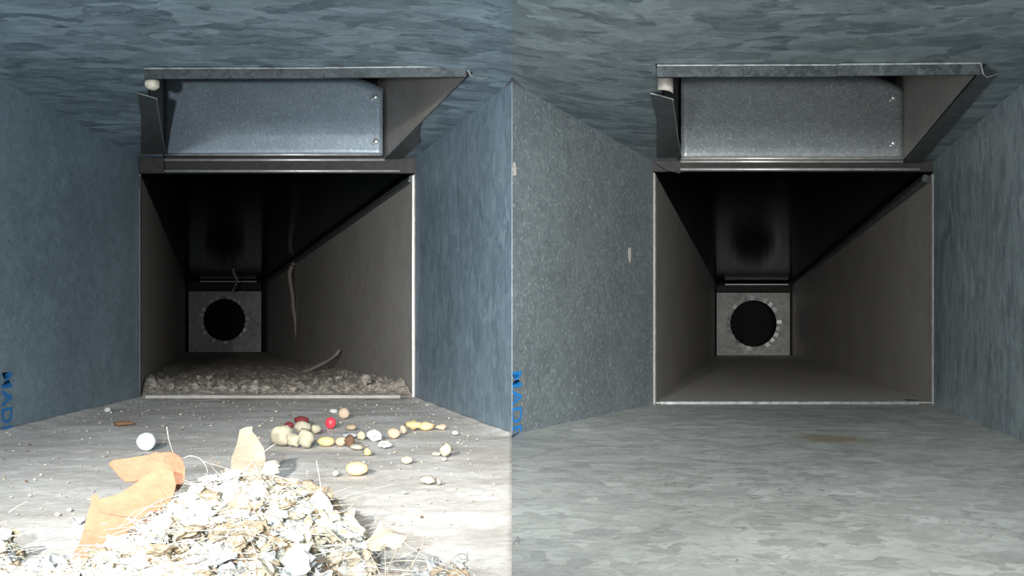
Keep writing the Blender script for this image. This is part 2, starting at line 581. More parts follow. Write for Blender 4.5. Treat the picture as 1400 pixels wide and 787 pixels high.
    # bright raw edges of the mouth
    for k, sg in ((0, 1), (1, -1)):
        bm = bmesh.new()
        x = xi[k]
        wd = 0.0016 if k == 1 else 0.0011
        box(bm, (min(x, x + sg * wd), y0 - 0.0025, FLOOR), (max(x, x + sg * wd), y0 + 0.0015, zi - 0.002))
        trim(bm, M['hem'] if k == 1 else M['flange'], 'thin bright vertical sheet edge at the mouth of the %s duct, %s' % (w, 'by the middle partition' if (k == 1) == (s < 0) else 'by the outer wall'))
    bm = bmesh.new()
    x0, x1 = xi[0] + 0.006, xi[1] - 0.016
    extrude_profile(bm, [(-0.0012, 0.0), (0.003, 0.0), (0.003, 0.0030), (0.0006, 0.0034), (-0.0012, 0.0026)], (x0, y0, FLOOR), (x1, y0, FLOOR))
    trim(bm, M['edge'] if s > 0 else M['dust'], ('thin bright floor lip across the mouth of the clean duct' if s > 0 else 'thin dust-coated floor lip across the mouth of the debris-strewn duct'))
    bm = bmesh.new()
    sl = bmesh.new()
    sl.free()
    # small angled closing piece where lip meets the wall
    quad_sheet(bm, (x1, y0, FLOOR + 0.0005), (xi[1] - 0.001, y0 + 0.001, FLOOR + 0.0005), (xi[1] - 0.001, y0 + 0.03, FLOOR + 0.0016), (x1 - 0.002, y0 + 0.03, FLOOR + 0.0031), (0, 0, -1), 0.0004)
    trim(bm, M['flange'], 'small bent corner tab of the floor lip in the %s duct' % w)
    # standing seam along the top of the inner duct side wall
    bm = bmesh.new()
    a = Vector((xi[1] - 0.004, y0 + 0.01, zi - 0.004))
    b = Vector((xf[1] - 0.004, yfar - 0.02, zf - 0.004))
    extrude_profile(bm, [(-0.004, -0.003), (0.003, -0.005), (0.004, 0.003), (-0.002, 0.004)], a, b, ((1, 0, 0), (0, 0, 1)))
    trim(bm, M['flange'], 'long folded corner seam under the inner ceiling of the %s duct' % w)


def child(o, part):
    o.parent = part
    o.matrix_parent_inverse = Matrix.Identity(4)
    return o


def build_takeoff(key):
    D = DUCTS[key]
    w = D['word']
    y0, zc = D['y0'], D['z']
    yf = D['hole'][0][2]
    (al, ar), (bl, br) = hole_x(D, yf), hole_x(D, y0)
    root = empty('branch_collar', (lerp(al, ar, 0.5), yf, zc))
    tag(root, 'folded metal collar of the rectangular branch opening in the %s ceiling' % ('bluish' if key == 'L' else 'grey'), 'duct collar', 'branch openings in the duct ceilings')
    H = 0.34
    ble, bre = hole_x(D, y0 + 0.05)
    # front flange, turned down, two overlapping lengths with a bright upper edge
    bm = bmesh.new()
    zt = zc - 0.0003
    drop = 0.0085
    tilt = (4 / F) * yf
    pr = [(0, 0), (0.0012, 0), (0.0012, -drop), (-0.0008, -drop)]
    extrude_profile(bm, pr, (al, yf, zt), (lerp(al, ar, 0.55), yf - 0.001, zt))
    mesh_obj('front_flange', bm, M['flange_front'], root)
    bm = bmesh.new()
    extrude_profile(bm, [(p[0] - 0.0016, p[1]) for p in pr], (lerp(al, ar, 0.545), yf - 0.001, zt), (ar - 0.006, yf - 0.004, zt))
    mesh_obj('front_flange', bm, M['flange_front'], root)
    bm = bmesh.new()
    extrude_profile(bm, disc_profile(0, 0, 0.0007, 6), (al, yf - 0.0012, zt - 0.0008), (lerp(al, ar, 0.55), yf - 0.0022, zt - 0.0008))
    extrude_profile(bm, disc_profile(0, 0, 0.0007, 6), (lerp(al, ar, 0.55), yf - 0.0032, zt - 0.0008), (ar - 0.006, yf - 0.0062, zt - 0.0008))
    tube(bm, [(ar - 0.006, yf - 0.0062, zt - 0.0008), (ar - 0.002, yf - 0.002, zt - 0.007), (ar + 0.004, yf + 0.004, zt - 0.0075), (ar + 0.019, yf + 0.018, zt - 0.0009)], 0.0006, 0.0004, 5)
    mesh_obj('raw_edge', bm, M['edge'], root)
    # right side flange lying on the ceiling beside the hole
    bm = bmesh.new()
    ext = 0.020
    quad_sheet(bm, (ar, yf, zc - 0.0012), (ar + ext, yf + 0.02, zc - 0.0008), (br + ext, y0 - 0.003, zc - 0.0008), (br, y0 - 0.003, zc - 0.0012), (0, 0, -1), 0.0007, 2, 6)
    mesh_obj('side_flange', bm, M['flange'], root)
    # left side flange: hanging, bent outwards, torn off at the front
    bm = bmesh.new()
    y_a = yf + 0.055

    ya, yb = zc * F / 320.0, y0 - 0.03
    pa, pb = ((188, 214), (193, 227)) if key == 'L' else ((889, 920), (898, 932))

    def fl(u, v):
        y = lerp(ya, yb, v)
        px = lerp(lerp(pa[0], pb[0], min(1, v * 3)), lerp(pa[1], pb[1], v), u)
        return Vector(((px - HX) / F * y, y, zc - 0.0016 - 0.0045 * u * (1 - v)))
    grid_sheet(bm, fl, 4, 12, (0, 0, 1), 0.0008)
    mesh_obj('side_flange', bm, M['flange'], root)
    bm = bmesh.new()
    tube(bm, [fl(0, 0) + Vector((0, -0.001, 0)), fl(0.5, 0) + Vector((0, -0.001, 0.0002)), fl(1, 0) + Vector((0, -0.001, 0))], 0.0005, 0.0005, 5)
    tube(bm, [fl(1, 0), fl(1, 0.5), fl(1, 1)], 0.0004, 0.0003, 5)
    mesh_obj('raw_edge', bm, M['edge'], root)
    # slanted corner piece closing the collar above the mouth
    bm = bmesh.new()
    c0, c1 = ((190, 213), (222, 213)) if key == 'L' else ((896, 213), (928, 213))
    yq = y0 - 0.004
    pts = [at(c0[0], 214, yq), at(c1[0] + 2, 217, yq), at(c1[0] + 2, 237, yq), at(c0[0] + 14, 232, yq), at(c0[0], 222, yq)]
    cp = flake_bm(pts, 0.0012, 0, 1, 0)
    mesh_obj('corner_piece', cp, M['header'], root)
    bm.free()
    # cream putty blob in the torn corner
    if key == 'L':
        bm = lump_bm(0.0062, 0.005, 0.0052, 0.15, 1.5, 3)
        p = at(208, 123, yf + 0.035)
        bmesh.ops.translate(bm, verts=bm.verts, vec=p)
        mesh_obj('sealant_blob', bm, M['putty'], root, True)
    else:
        bm = bmesh.new()
        p = at(909, 116, yf + 0.035)

        def curl(u, v):
            a = lerp(-1.2, 1.5, u)
            return p + Vector((math.sin(a) * 0.0060, -math.cos(a) * 0.0060, lerp(0.0055, -0.0055, v) - 0.0012 * math.sin(a)))
        grid_sheet(bm, curl, 10, 2, (0, 1, 0), 0.0006)
        mesh_obj('curled_tab', bm, M['takeoff'], root, True)
    # branch riser walls
    bm = bmesh.new()
    quad_sheet(bm, (ar, yf, zc), (bre, y0 + 0.05, zc), (bre, y0 + 0.05, zc + H), (ar, yf, zc + H), (1, 0, 0), 0.001, 4, 3)
    mesh_obj('riser_wall', bm, M['takeoff'], root)
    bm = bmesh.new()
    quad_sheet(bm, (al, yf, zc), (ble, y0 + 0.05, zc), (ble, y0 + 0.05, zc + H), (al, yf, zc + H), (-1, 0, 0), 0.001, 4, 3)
    mesh_obj('riser_wall', bm, M['header'], root)  # left wall's shade put into its colour with the dark header material
    bm = bmesh.new()
    quad_sheet(bm, (al, yf, zc), (ar, yf, zc), (ar, yf, zc + H), (al, yf, zc + H), (0, -1, 0), 0.001, 4, 3)
    mesh_obj('riser_wall', bm, M['takeoff'], root)
    bm = bmesh.new()
    quad_sheet(bm, (ble, y0 + 0.05, zc), (bre, y0 + 0.05, zc), (bre, y0 + 0.05, zc + H), (ble, y0 + 0.05, zc + H), (0, 1, 0), 0.001, 2, 2)
    mesh_obj('riser_wall', bm, M['void'], root)
    # riveted deflector plate hanging at the rear of the opening
    pl, prr = bl + 0.001, br - 0.002
    yp = y0 - 0.008
    top = zc + 0.098
    bm = bmesh.new()

    def pf(u, v):
        x = lerp(pl, prr, u)
        cut = 0.0
        if u > 0.82:
            cut = 0.016 * ((u - 0.82) / 0.18) ** 1.3
        z = lerp(zc + 0.0015, top - cut, v)
        yy = yp + 0.010 * max(0, (v - 0.86) / 0.14) ** 2 + (0.0025 * max(0, 1 - v / 0.05) ** 2)
        return Vector((x, yy, z))
    grid_sheet(bm, pf, 36, 40, (0, 1, 0), 0.001)
    root2 = mesh_obj('deflector_plate', bm, M[D['plate']], root, True)
    root2['label'] = 'riveted %s galvanised plate' % ('pale bluish' if key == 'L' else 'pale grey')
    bm = bmesh.new()
    extrude_profile(bm, disc_profile(0, 0, 0.0016, 10), (pl, yp - 0.001, zc + 0.0018), (prr - 0.002, yp - 0.001, zc + 0.0018))
    child(mesh_obj('rolled_edge', bm, M['hem'], None, True), root2)
    for (px, py) in ((513, 132), (514, 193)) if key == 'L' else ((1222, 133), (1222, 195)):
        bm = bmesh.new()
        bmesh.ops.create_uvsphere(bm, u_segments=12, v_segments=8, radius=0.0038)
        p = at(px, py, yp)
        for v in bm.verts:
            v.co.y *= 0.5
            v.co += Vector((p.x, yp - 0.0004, p.z))
        child(mesh_obj('rivet', bm, M['rivet'], None, True), root2)
        bm = bmesh.new()
        bmesh.ops.create_uvsphere(bm, u_segments=8, v_segments=6, radius=0.0022)
        for v in bm.verts:
            v.co += Vector((p.x - 0.0035, yp - 0.0004, p.z - 0.003))
        child(mesh_obj('rivet', bm, M['rivet'], None, True), root2)


def build_end(key):
    D = DUCTS[key]
    w = D['word']
    y = D['far_y']
    x0, x1, ytop, cx, cy, r = (258, 357, 398, 307, 437, 29) if key == 'L' else (980, 1080, 400, 1030, 442, 32)
    k = y / F
    X0, X1 = (x0 - HX) * k, (x1 - HX) * k
    Z1 = (HY - ytop) * k
    Z0 = FLOOR + 0.003
    C = Vector(((cx - HX) * k, y, (HY - cy) * k))
    R = r * k
    root = empty('end_plate', (C.x, y, Z0))
    tag(root, 'square end plate with a round pipe hole closing the %s duct' % w, 'end plate', 'far duct end plates')
    bm = bmesh.new()
    n = 48
    rings = {}
    for yy, nm in ((y, 'f'), (y + 0.0015, 'b')):
        inn, outr = [], []
        for i in range(n):
            a = 2 * math.pi * i / n
            d = Vector((math.cos(a), 0, math.sin(a)))
            inn.append(bm.verts.new(Vector((C.x, yy, C.z)) + d * R))
            tx = ((X1 if d.x > 0 else X0) - C.x) / d.x if abs(d.x) > 1e-6 else 1e9
            tz = ((Z1 if d.z > 0 else Z0) - C.z) / d.z if abs(d.z) > 1e-6 else 1e9
            q = Vector((C.x, yy, C.z)) + d * min(tx, tz)
            outr.append(bm.verts.new(q))
        # snap nearest points to the four corners
        for cxx in (X0, X1):
            for czz in (Z0, Z1):
                best = min(outr, key=lambda v: (v.co.x - cxx) ** 2 + (v.co.z - czz) ** 2)
                best.co.x, best.co.z = cxx, czz
        rings[nm] = (inn, outr)
    for i in range(n):
        j = (i + 1) % n
        fi, fo = rings['f']
        bi, bo = rings['b']
        bm.faces.new((fi[i], fi[j], fo[j], fo[i]))
        bm.faces.new((bi[i], bo[i], bo[j], bi[j]))
        bm.faces.new((fi[i], bi[i], bi[j], fi[j]))
        bm.faces.new((fo[i], fo[j], bo[j], bo[i]))
    mesh_obj('plate', bm, M['end'], root)
    # crimped tabs of the pipe collar folded flat onto the plate
    rnd = random.Random(5 if key == 'L' else 9)
    base = None
    dull = None
    nt = 24
    for i in range(nt):
        a = 2 * math.pi * i / nt + 0.06
        if base is None:
            bm = bmesh.new()
            box(bm, (-0.0060, -0.0012, 0.0), (0.0060, 0.0, 0.0125))
            base = mesh_obj('collar_tab', bm, M['tab'], root)
            o = base
        else:
            o = base.copy()
            COL.objects.link(o)
            o.parent = root
            if rnd.random() < 0.5:
                if dull is None:
                    dull = base.data.copy()
                    dull.materials[0] = M['end']
                o.data = dull
        o.matrix_parent_inverse = Matrix.Identity(4)
        tiltx = rnd.uniform(-0.05, 0.5)
        tilty = rnd.uniform(-0.25, 0.25)
        loc = Vector((math.cos(a) * (R - 0.0005), -0.0012, math.sin(a) * (R - 0.0005))) + (C - root.location)
        rot = Matrix.Rotation(-(a - math.pi / 2), 4, 'Y') @ Matrix.Rotation(tiltx, 4, 'X') @ Matrix.Rotation(tilty, 4, 'Z')
        o.matrix_basis = Matrix.Translation(loc) @ rot @ Matrix.Diagonal((rnd.uniform(0.75, 1.05), 1, rnd.uniform(0.7, 1.1), 1))
    # pipe leading away behind the hole
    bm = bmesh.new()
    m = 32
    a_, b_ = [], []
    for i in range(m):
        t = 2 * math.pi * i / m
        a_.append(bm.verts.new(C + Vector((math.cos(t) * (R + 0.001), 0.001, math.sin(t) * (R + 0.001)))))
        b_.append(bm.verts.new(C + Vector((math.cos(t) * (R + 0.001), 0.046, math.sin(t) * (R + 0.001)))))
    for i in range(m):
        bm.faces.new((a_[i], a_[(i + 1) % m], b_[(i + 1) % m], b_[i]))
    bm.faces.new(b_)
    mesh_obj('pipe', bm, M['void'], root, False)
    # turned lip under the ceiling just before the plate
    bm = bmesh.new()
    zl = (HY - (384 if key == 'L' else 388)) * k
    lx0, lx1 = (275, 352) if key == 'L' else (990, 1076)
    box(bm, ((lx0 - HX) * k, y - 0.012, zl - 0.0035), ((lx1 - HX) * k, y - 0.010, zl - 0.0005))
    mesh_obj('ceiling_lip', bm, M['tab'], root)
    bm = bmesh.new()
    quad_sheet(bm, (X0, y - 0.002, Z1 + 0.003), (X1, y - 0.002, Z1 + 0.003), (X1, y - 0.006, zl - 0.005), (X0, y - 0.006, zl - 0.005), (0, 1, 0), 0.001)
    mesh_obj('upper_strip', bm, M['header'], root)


for key in ('L', 'R'):
    build_shell(key)
    build_takeoff(key)
    build_end(key)

# ---- floors of the shared entry chamber
DL, DR = DUCTS['L'], DUCTS['R']
bm = bmesh.new()


def dusty(u, v):
    y = lerp(0.18, DL['y0'] + 0.004, v)
    x = lerp(outer_x(DL, y), nose_x(DL, y), u)
    z = FLOOR + 0.0009 * noise.noise(Vector((x * 18, y * 22, 0))) + 0.0004 * noise.noise(Vector((x * 110, y * 110, 3))) - 0.0012
    e = min(abs(x - outer_x(DL, y)), abs(x - nose_x(DL, y)) if y > NOSE_Y else 9)
    z += 0.003 * max(0, 1 - e / 0.02) ** 2                    # dust banked up against the walls
    if y < NOSE_Y:
        z = lerp(FLOOR - 0.0005, z, min(1, abs(x) / 0.01))
    return Vector((x, y, z))


grid_sheet(bm, dusty, 150, 230, (0, 0, -1), 0.004)
o = mesh_obj('floor_left', bm, M['dust'], None, True)
tag(o, 'duct floor thickly covered with pale grey dust', kind='structure')
bm = bmesh.new()
quad_sheet(bm, (outer_x(DL, YBACK), YBACK, FLOOR - 0.001), (0, YBACK, FLOOR - 0.001), (0, 0.18, FLOOR - 0.001), (outer_x(DL, 0.18), 0.18, FLOOR - 0.001), (0, 0, -1), 0.002, 4, 4)
o = mesh_obj('floor_left_entry', bm, M['dust'])
tag(o, 'dusty floor behind the debris heap', kind='structure')
bm = bmesh.new()


def clean(u, v):
    y = lerp(YBACK, DR['y0'] + 0.004, v)
    x = lerp(nose_x(DR, y), outer_x(DR, y), u)
    return Vector((x, y, FLOOR))


grid_sheet(bm, clean, 20, 40, (0, 0, -1), 0.002)
o = mesh_obj('floor_right', bm, M['floor_R'])
tag(o, 'clean spangled galvanised floor with one small tan stain', kind='structure')

# ------------------------------------------------------------------ stamped lettering on the sheet metal


def lettering(name, text, key, px_top, y_first, y_last, label):
    """blue letters turned a quarter, tops towards the far end, lying on the wall of one run"""
    cu = bpy.data.curves.new('letters', 'FONT')
    cu.body = text
    cu.size = 1.0
    cu.space_character = 1.05
    cu.offset = 0.012
    tmp = bpy.data.objects.new('letters_tmp', cu)
    COL.objects.link(tmp)
    bpy.context.view_layer.update()
    me = bpy.data.meshes.new_from_object(tmp.evaluated_get(bpy.context.evaluated_depsgraph_get()))
    bpy.data.objects.remove(tmp)
    bm = bmesh.new()
    bm.from_mesh(me)
    bpy.data.meshes.remove(me)
    D = DUCTS[key]
    if key == 'L':
        p0, p1 = Vector((outer_x(D, 0.3), 0.3, 0)), Vector((outer_x(D, 1.0), 1.0, 0))
    else:
        p0, p1 = Vector((0, NOSE_Y, 0)), Vector((D['inx'], D['y0'], 0))
    d = (p1 - p0).normalized()
    nrm = Vector((d.y, -d.x, 0))                       # towards the inside of the run
    # wall point seen at column px_top
    k = (px_top - HX) / F
    t = (k * p0.y - p0.x) / (d.x - k * d.y)
    base = p0 + d * t
    yy = base.y
    z_hi, z_lo = (HY - y_first) / F * yy, (HY - y_last) / F * yy
    xs = [v.co.x for v in bm.verts]
    ys = [v.co.y for v in bm.verts]
    x0, x1, y1 = min(xs), max(xs), max(ys)
    sc = (z_hi - z_lo) / (x1 - x0)
    for v in bm.verts:
        u, w = (v.co.x - x0) * sc, (y1 - v.co.y) * sc * 1.25
        q = base - d * w + nrm * 0.0004
        v.co = Vector((q.x, q.y, z_hi - u))
    if key == 'R':
        bmesh.ops.bisect_plane(bm, geom=bm.verts[:] + bm.edges[:] + bm.faces[:], plane_co=(0.0004, 0, 0), plane_no=(-1, 0, 0), clear_outer=True)
    bmesh.ops.bisect_plane(bm, geom=bm.verts[:] + bm.edges[:] + bm.faces[:], plane_co=(0, 0, FLOOR + 0.001), plane_no=(0, 0, -1), clear_outer=True)
    o = mesh_obj(name, bm, M['ink'])
    recentre(o)
    return tag(o, label, 'lettering')


lettering('stamped_lettering', 'MADE', 'L', 16, 508, 594, 'blue stamped capital letters low on the bluish wall above the dusty floor')
lettering('stamped_lettering', 'MADE', 'R', 713, 507, 594, 'blue stamped capital letters low on the grey speckled wall beside the clean floor')

# pale scuffs on the clean run's speckled wall


def wall_scuff(px, py, w, h, seed, label, mat):
    D = DUCTS['R']
    p0 = Vector((0, NOSE_Y, 0))
    d = (Vector((D['inx'], D['y0'], 0)) - p0).normalized()
    k = (px - HX) / F
    t = (k * p0.y - p0.x) / (d.x - k * d.y)
    b = p0 + d * t
    b.z = (HY - py) / F * b.y
    n = Vector((d.y, -d.x, 0))
    rnd = random.Random(seed)
    pts = []
    for i in range(14):
        a = 2 * math.pi * i / 14
        r = rnd.uniform(0.65, 1.1)
        pts.append(b + d * (math.cos(a) * w / F * b.y * r) + Vector((0, 0, math.sin(a) * h / F * b.y * r)) + n * 0.0006)
    o = mesh_obj('dried_paint_spot', flake_bm(pts, 0.0004, 0, seed, 0), mat)
    recentre(o)
    tag(o, label, 'paint spot')


M['scuff'] = plain('pale_dried_paint', (0.40, 0.37, 0.33), (0.55, 0.51, 0.46), 200, 0.9, 0.2)
wall_scuff(861, 347, 5, 13, 4, 'pale pinkish dried spot on the grey speckled wall', M['scuff'])
wall_scuff(703, 232, 5, 12, 7, 'pale cream dried spot at the front edge of the speckled wall', M['scuff'])

# ------------------------------------------------------------------ debris
RND = random.Random(11)
PAL = {
    'cream': ((0.66, 0.56, 0.40), (0.86, 0.78, 0.62)),
    'white': ((0.72, 0.72, 0.68), (0.92, 0.92, 0.88)),
    'lint': ((0.50, 0.52, 0.53), (0.70, 0.72, 0.72)),
    'tan': ((0.48, 0.36, 0.23), (0.68, 0.54, 0.38)),
    'peach': ((0.45, 0.20, 0.11), (0.54, 0.265, 0.155)),
    'skyblue': ((0.52, 0.66, 0.76), (0.66, 0.80, 0.88)),
    'amber': ((0.42, 0.20, 0.04), (0.66, 0.38, 0.10)),
    'brown': ((0.10, 0.05, 0.03), (0.24, 0.13, 0.07)),
    'yellow': ((0.58, 0.43, 0.20), (0.74, 0.58, 0.31)),
    'olive': ((0.62, 0.56, 0.40), (0.88, 0.80, 0.60)),
    'red': ((0.75, 0.04, 0.06), (0.85, 0.07, 0.09)),
    'maroon': ((0.12, 0.012, 0.015), (0.24, 0.03, 0.03)),
    'pink': ((0.52, 0.38, 0.27), (0.66, 0.50, 0.37)),
    'straw': ((0.70, 0.62, 0.46), (0.88, 0.82, 0.68)),
    'greybrown': ((0.24, 0.21, 0.18), (0.40, 0.36, 0.31)),
    'orangeseed': ((0.74, 0.50, 0.25), (0.84, 0.62, 0.36)),
    'black': ((0.02, 0.018, 0.015), (0.05, 0.045, 0.04)),
    'web': ((0.17, 0.14, 0.12), (0.28, 0.24, 0.205)),
    'card': ((0.54, 0.42, 0.30), (0.68, 0.55, 0.41)),
    'ball': ((0.62, 0.66, 0.66), (0.78, 0.82, 0.82)),
}
for k, (a, b) in PAL.items():
    g = 1.0 if k in ('red', 'maroon', 'brown', 'black', 'ball', 'amber', 'web', 'orangeseed', 'yellow', 'pink', 'greybrown') else 0.66
    a, b = tuple(c * g for c in a), tuple(c * g for c in b)
    M[k] = plain('debris_' + k, a, b, 160.0 if k not in ('red', 'ball', 'orangeseed') else 60.0, 0.85 if k != 'red' else 0.4, 0.5 if k not in ('red', 'ball', 'orangeseed') else 0.08)

MOUNDS = [  # x, y, rx, ry, h
    (-0.104, 0.340, 0.041, 0.052, 0.0250),
    (-0.100, 0.290, 0.047, 0.050, 0.016),
    (-0.080, 0.320, 0.031, 0.036, 0.014),
    (-0.062, 0.306, 0.016, 0.014, 0.010),
    (-0.205, 0.292, 0.036, 0.040, 0.009),
    (-0.188, 0.318, 0.010, 0.014, 0.010),
    (-0.026, 0.292, 0.016, 0.010, 0.005),
    (-0.130, 0.268, 0.060, 0.030, 0.010),
]


def mound(x, y):
    h = 0.0
    for (cx, cy, rx, ry, hh) in MOUNDS:
        d = math.hypot((x - cx) / rx, (y - cy) / ry)
        if d < 1:
            h = max(h, hh * (1 - d * d) ** 0.8) if h else hh * (1 - d * d) ** 0.8
    return h


def rug(x, y):
    """crumpled surface of the heap"""
    m = mound(x, y)
    if m <= 0:
        return 0.0
    k = min(1.0, m / 0.006)
    p = Vector((x, y, 0))
    return m + k * (0.0050 * noise.noise(p * 60) + 0.0040 * noise.noise(p * 170 + Vector((5, 2, 1))) + 0.0030 * noise.noise(p * 420))


def region(x, y):
    """which stuff dominates a patch of the heap: cream, white, grey lint or tan"""
    c = noise.noise(Vector((x * 45, y * 45, 4.5))) + RND.uniform(-0.28, 0.28)
    b = noise.noise(Vector((x * 38, y * 38, 9.5)))
    if b > 0.28:
        return 2 if RND.random() < 0.7 else 1
    return 0 if c < 0.05 else (1 if c < 0.32 else 3)


# the matted body of the heap
bm = bmesh.new()
nx, ny = 210, 150
X0, X1, Y0, Y1 = -0.245, 0.0 - 0.006, 0.235, 0.397
vv = {}
for i in range(nx + 1):
    for j in range(ny + 1):
        x, y = lerp(X0, X1, i / nx), lerp(Y0, Y1, j / ny)
        h = rug(x, y)
        if mound(x, y) > 0:
            vv[i, j] = bm.verts.new((x + 0.0015 * noise.noise(Vector((x * 300, y * 300, 9))), y, FLOOR + max(h, 0.0) - 0.0016))
for i in range(nx):
    for j in range(ny):
        q = [(i, j), (i + 1, j), (i + 1, j + 1), (i, j + 1)]
        if all(k in vv for k in q):
            f = bm.faces.new([vv[k] for k in q])
            c = noise.noise(Vector((vv[i, j].co.x * 60, vv[i, j].co.y * 60, 4))) + 0.35 * noise.noise(Vector((vv[i, j].co.x * 300, vv[i, j].co.y * 300, 1)))
            f.material_index = 0 if c < 0.0 else (1 if c < 0.22 else (2 if c < 0.38 else 3))
for i in range(640):                                  # soft tufts matted into the surface
    x, y = RND.uniform(X0, X1), RND.uniform(Y0, Y1)
    if mound(x, y) < 0.003:
        continue
    sx = RND.uniform(0.0015, 0.0060)
    b2 = lump_bm(sx, sx * RND.uniform(0.5, 1), sx * RND.uniform(0.18, 0.45), 0.5, 2.2, 500 + i, 2)
    R3 = Matrix.Rotation(RND.uniform(0, 6.28), 3, 'Z') @ Matrix.Rotation(RND.gauss(0, 0.5), 3, 'X')
    mi = region(x, y)
    cc = Vector((x, y, FLOOR + rug(x, y) - sx * 0.25))
    mp = {v: bm.verts.new(R3 @ v.co + cc) for v in b2.verts}
    for f in b2.faces:
        bm.faces.new([mp[v] for v in f.verts]).material_index = mi
    b2.free()
heap = mesh_obj('debris_heap', bm, [M['cream'], M['white'], M['lint'], M['tan']])
tag(heap, 'matted heap of pale dust, lint and nest material on the dusty floor', 'debris heap', kind='stuff')

# uncountable small chaff covering the heap: flakes and fibres, each one mesh
bm = bmesh.new()
cols = ['cream', 'white', 'lint', 'tan', 'straw', 'peach', 'olive', 'brown', 'yellow']
wts = [30, 20, 14, 12, 14, 3, 6, 5, 3]
tries = 0
cnt = 0
while cnt < 3600 and tries < 40000:
    tries += 1
    x, y = RND.uniform(X0, X1), RND.uniform(Y0, Y1)
    if mound(x, y) < 0.0012:
        continue
    cnt += 1
    h = rug(x, y)
    c = Vector((x, y, FLOOR + h + RND.uniform(-0.001, 0.0022)))
    big = RND.random() < 0.035
    s = RND.uniform(0.0018, 0.0036) if big else RND.uniform(0.0003, 0.0012)
    R = Matrix.Rotation(RND.uniform(0, 6.28), 3, 'Z') @ Matrix.Rotation(RND.gauss(0, 0.7), 3, 'X') @ Matrix.Rotation(RND.gauss(0, 0.7), 3, 'Y')
    n = RND.choice((4, 5, 6))
    e = RND.uniform(0.35, 1)
    ring = [bm.verts.new(c + R @ Vector((math.cos(2 * math.pi * k / n) * s * RND.uniform(0.6, 1.2), math.sin(2 * math.pi * k / n) * s * e * RND.uniform(0.6, 1.2), RND.uniform(-0.3, 0.3) * s))) for k in range(n)]
    top = bm.verts.new(c + R @ Vector((0, 0, s * RND.uniform(0.15, 0.45))))
    bot = bm.verts.new(c - R @ Vector((0, 0, s * 0.12)))
    mi = region(x, y) if RND.random() < 0.7 else RND.choices(range(len(cols)), wts)[0]
    for k in range(n):
        for pole in (top, bot):
            bm.faces.new((ring[k], ring[(k + 1) % n], pole)).material_index = mi
o = mesh_obj('chaff', bm, [M[c] for c in cols], heap)
tag(o, 'small pale flakes and crumbs littering the debris heap', kind='stuff')

bm = bmesh.new()
cnt = 0
while cnt < 1500:
    x, y = RND.uniform(X0, X1), RND.uniform(Y0, Y1)
    if mound(x, y) < 0.0015:
        continue
    cnt += 1
    z = FLOOR + rug(x, y) + RND.uniform(-0.0005, 0.002)
    a = RND.uniform(0, 6.28)
    ln = RND.uniform(0.004, 0.014) if RND.random() < 0.8 else RND.uniform(0.014, 0.030)
    p = Vector((x, y, z))
    d = Vector((math.cos(a), math.sin(a) * 0.7, RND.gauss(0.0, 0.18)))
    cv = Vector((RND.gauss(0, 0.3), RND.gauss(0, 0.3), RND.gauss(-0.1, 0.25)))
    pts = [p + d * ln * t + cv * ln * t * t for t in (0, 0.33, 0.66, 1.0)]
    for q in pts:
        q.z = max(q.z, FLOOR + 0.0006)
    tube(bm, pts, RND.uniform(0.00009, 0.00024), 0.00007, 3, RND.choices((0, 1, 2), (5, 4, 1))[0])
o = mesh_obj('fibres', bm, [M['straw'], M['white'], M['brown']], heap)
tag(o, 'fine pale hairs and fibres tangled through the debris heap', kind='stuff')

# countless crumbs sprinkled over the dusty floor and along the walls
bm = bmesh.new()
for i in range(1500):
    y = 0.30 + 0.70 * RND.random() ** 1.2
    x = lerp(outer_x(DL, y) + 0.004, nose_x(DL, y) - 0.006, RND.random())
    if RND.random() < 0.25:
        x = (outer_x(DL, y) + 0.002 + abs(RND.gauss(0, 0.006))) if RND.random() < 0.5 or y < NOSE_Y + 0.03 else nose_x(DL, y) - 0.003 - abs(RND.gauss(0, 0.008))
    if mound(x, y) > 0.0005:
        continue
    s = RND.uniform(0.0003, 0.0010) if RND.random() < 0.93 else RND.uniform(0.001, 0.0018)
    b2 = lump_bm(s, s * RND.uniform(0.6, 1), s * RND.uniform(0.4, 0.8), 0.2, 1.5, i, 1)
    mp = {}
    mi = RND.choices((0, 1, 2, 3), (4, 1, 6, 1))[0]
    for v in b2.verts:
        mp[v] = bm.verts.new(v.co + Vector((x, y, FLOOR - 0.001)))
    for f in b2.faces:
        bm.faces.new([mp[v] for v in f.verts]).material_index = mi
    b2.free()
o = mesh_obj('floor_crumbs', bm, [M['cream'], M['white'], M['greybrown'], M['brown']])
tag(o, 'tiny crumbs of grit scattered over the dusty floor', 'grit', kind='stuff')

# drift of brown dust inside the debris-strewn run
bm = bmesh.new()
y0L = DL['y0']
xiL = [(p - HX) / F * y0L for p in DL['inner_x']]
xfL = [(p - HX) / F * DL['far_y'] for p in DL['far_x']]


def inner_edge(k, y):
    return lerp(xiL[k], xfL[k], (y - y0L) / (DL['far_y'] - y0L))


def drift_h(u, y):
    p = Vector((u * 0.33 * 20, y * 16, 0))
    bank = 0.010 * max(0, 1 - min(u, 1 - u) / 0.14) ** 1.5
    ramp = min(1, max(0.0, (y - y0L + 0.002) / 0.045))
    far = max(0.15, 1 - (y - y0L) / 1.1)
    return (0.006 + bank + 0.006 * noise.noise(p) + 0.005 * noise.noise(p * 3.1) + 0.004 * noise.noise(p * 8) + 0.0025 * noise.noise(p * 19)) * ramp * far


def drift(u, v):
    y = y0L - 0.004 + (v ** 1.6) * 1.2
    x = lerp(inner_edge(0, y) + 0.0015, inner_edge(1, y) - 0.0015, u)
    return Vector((x, y, FLOOR + 0.0018 + max(0.0, drift_h(u, y))))


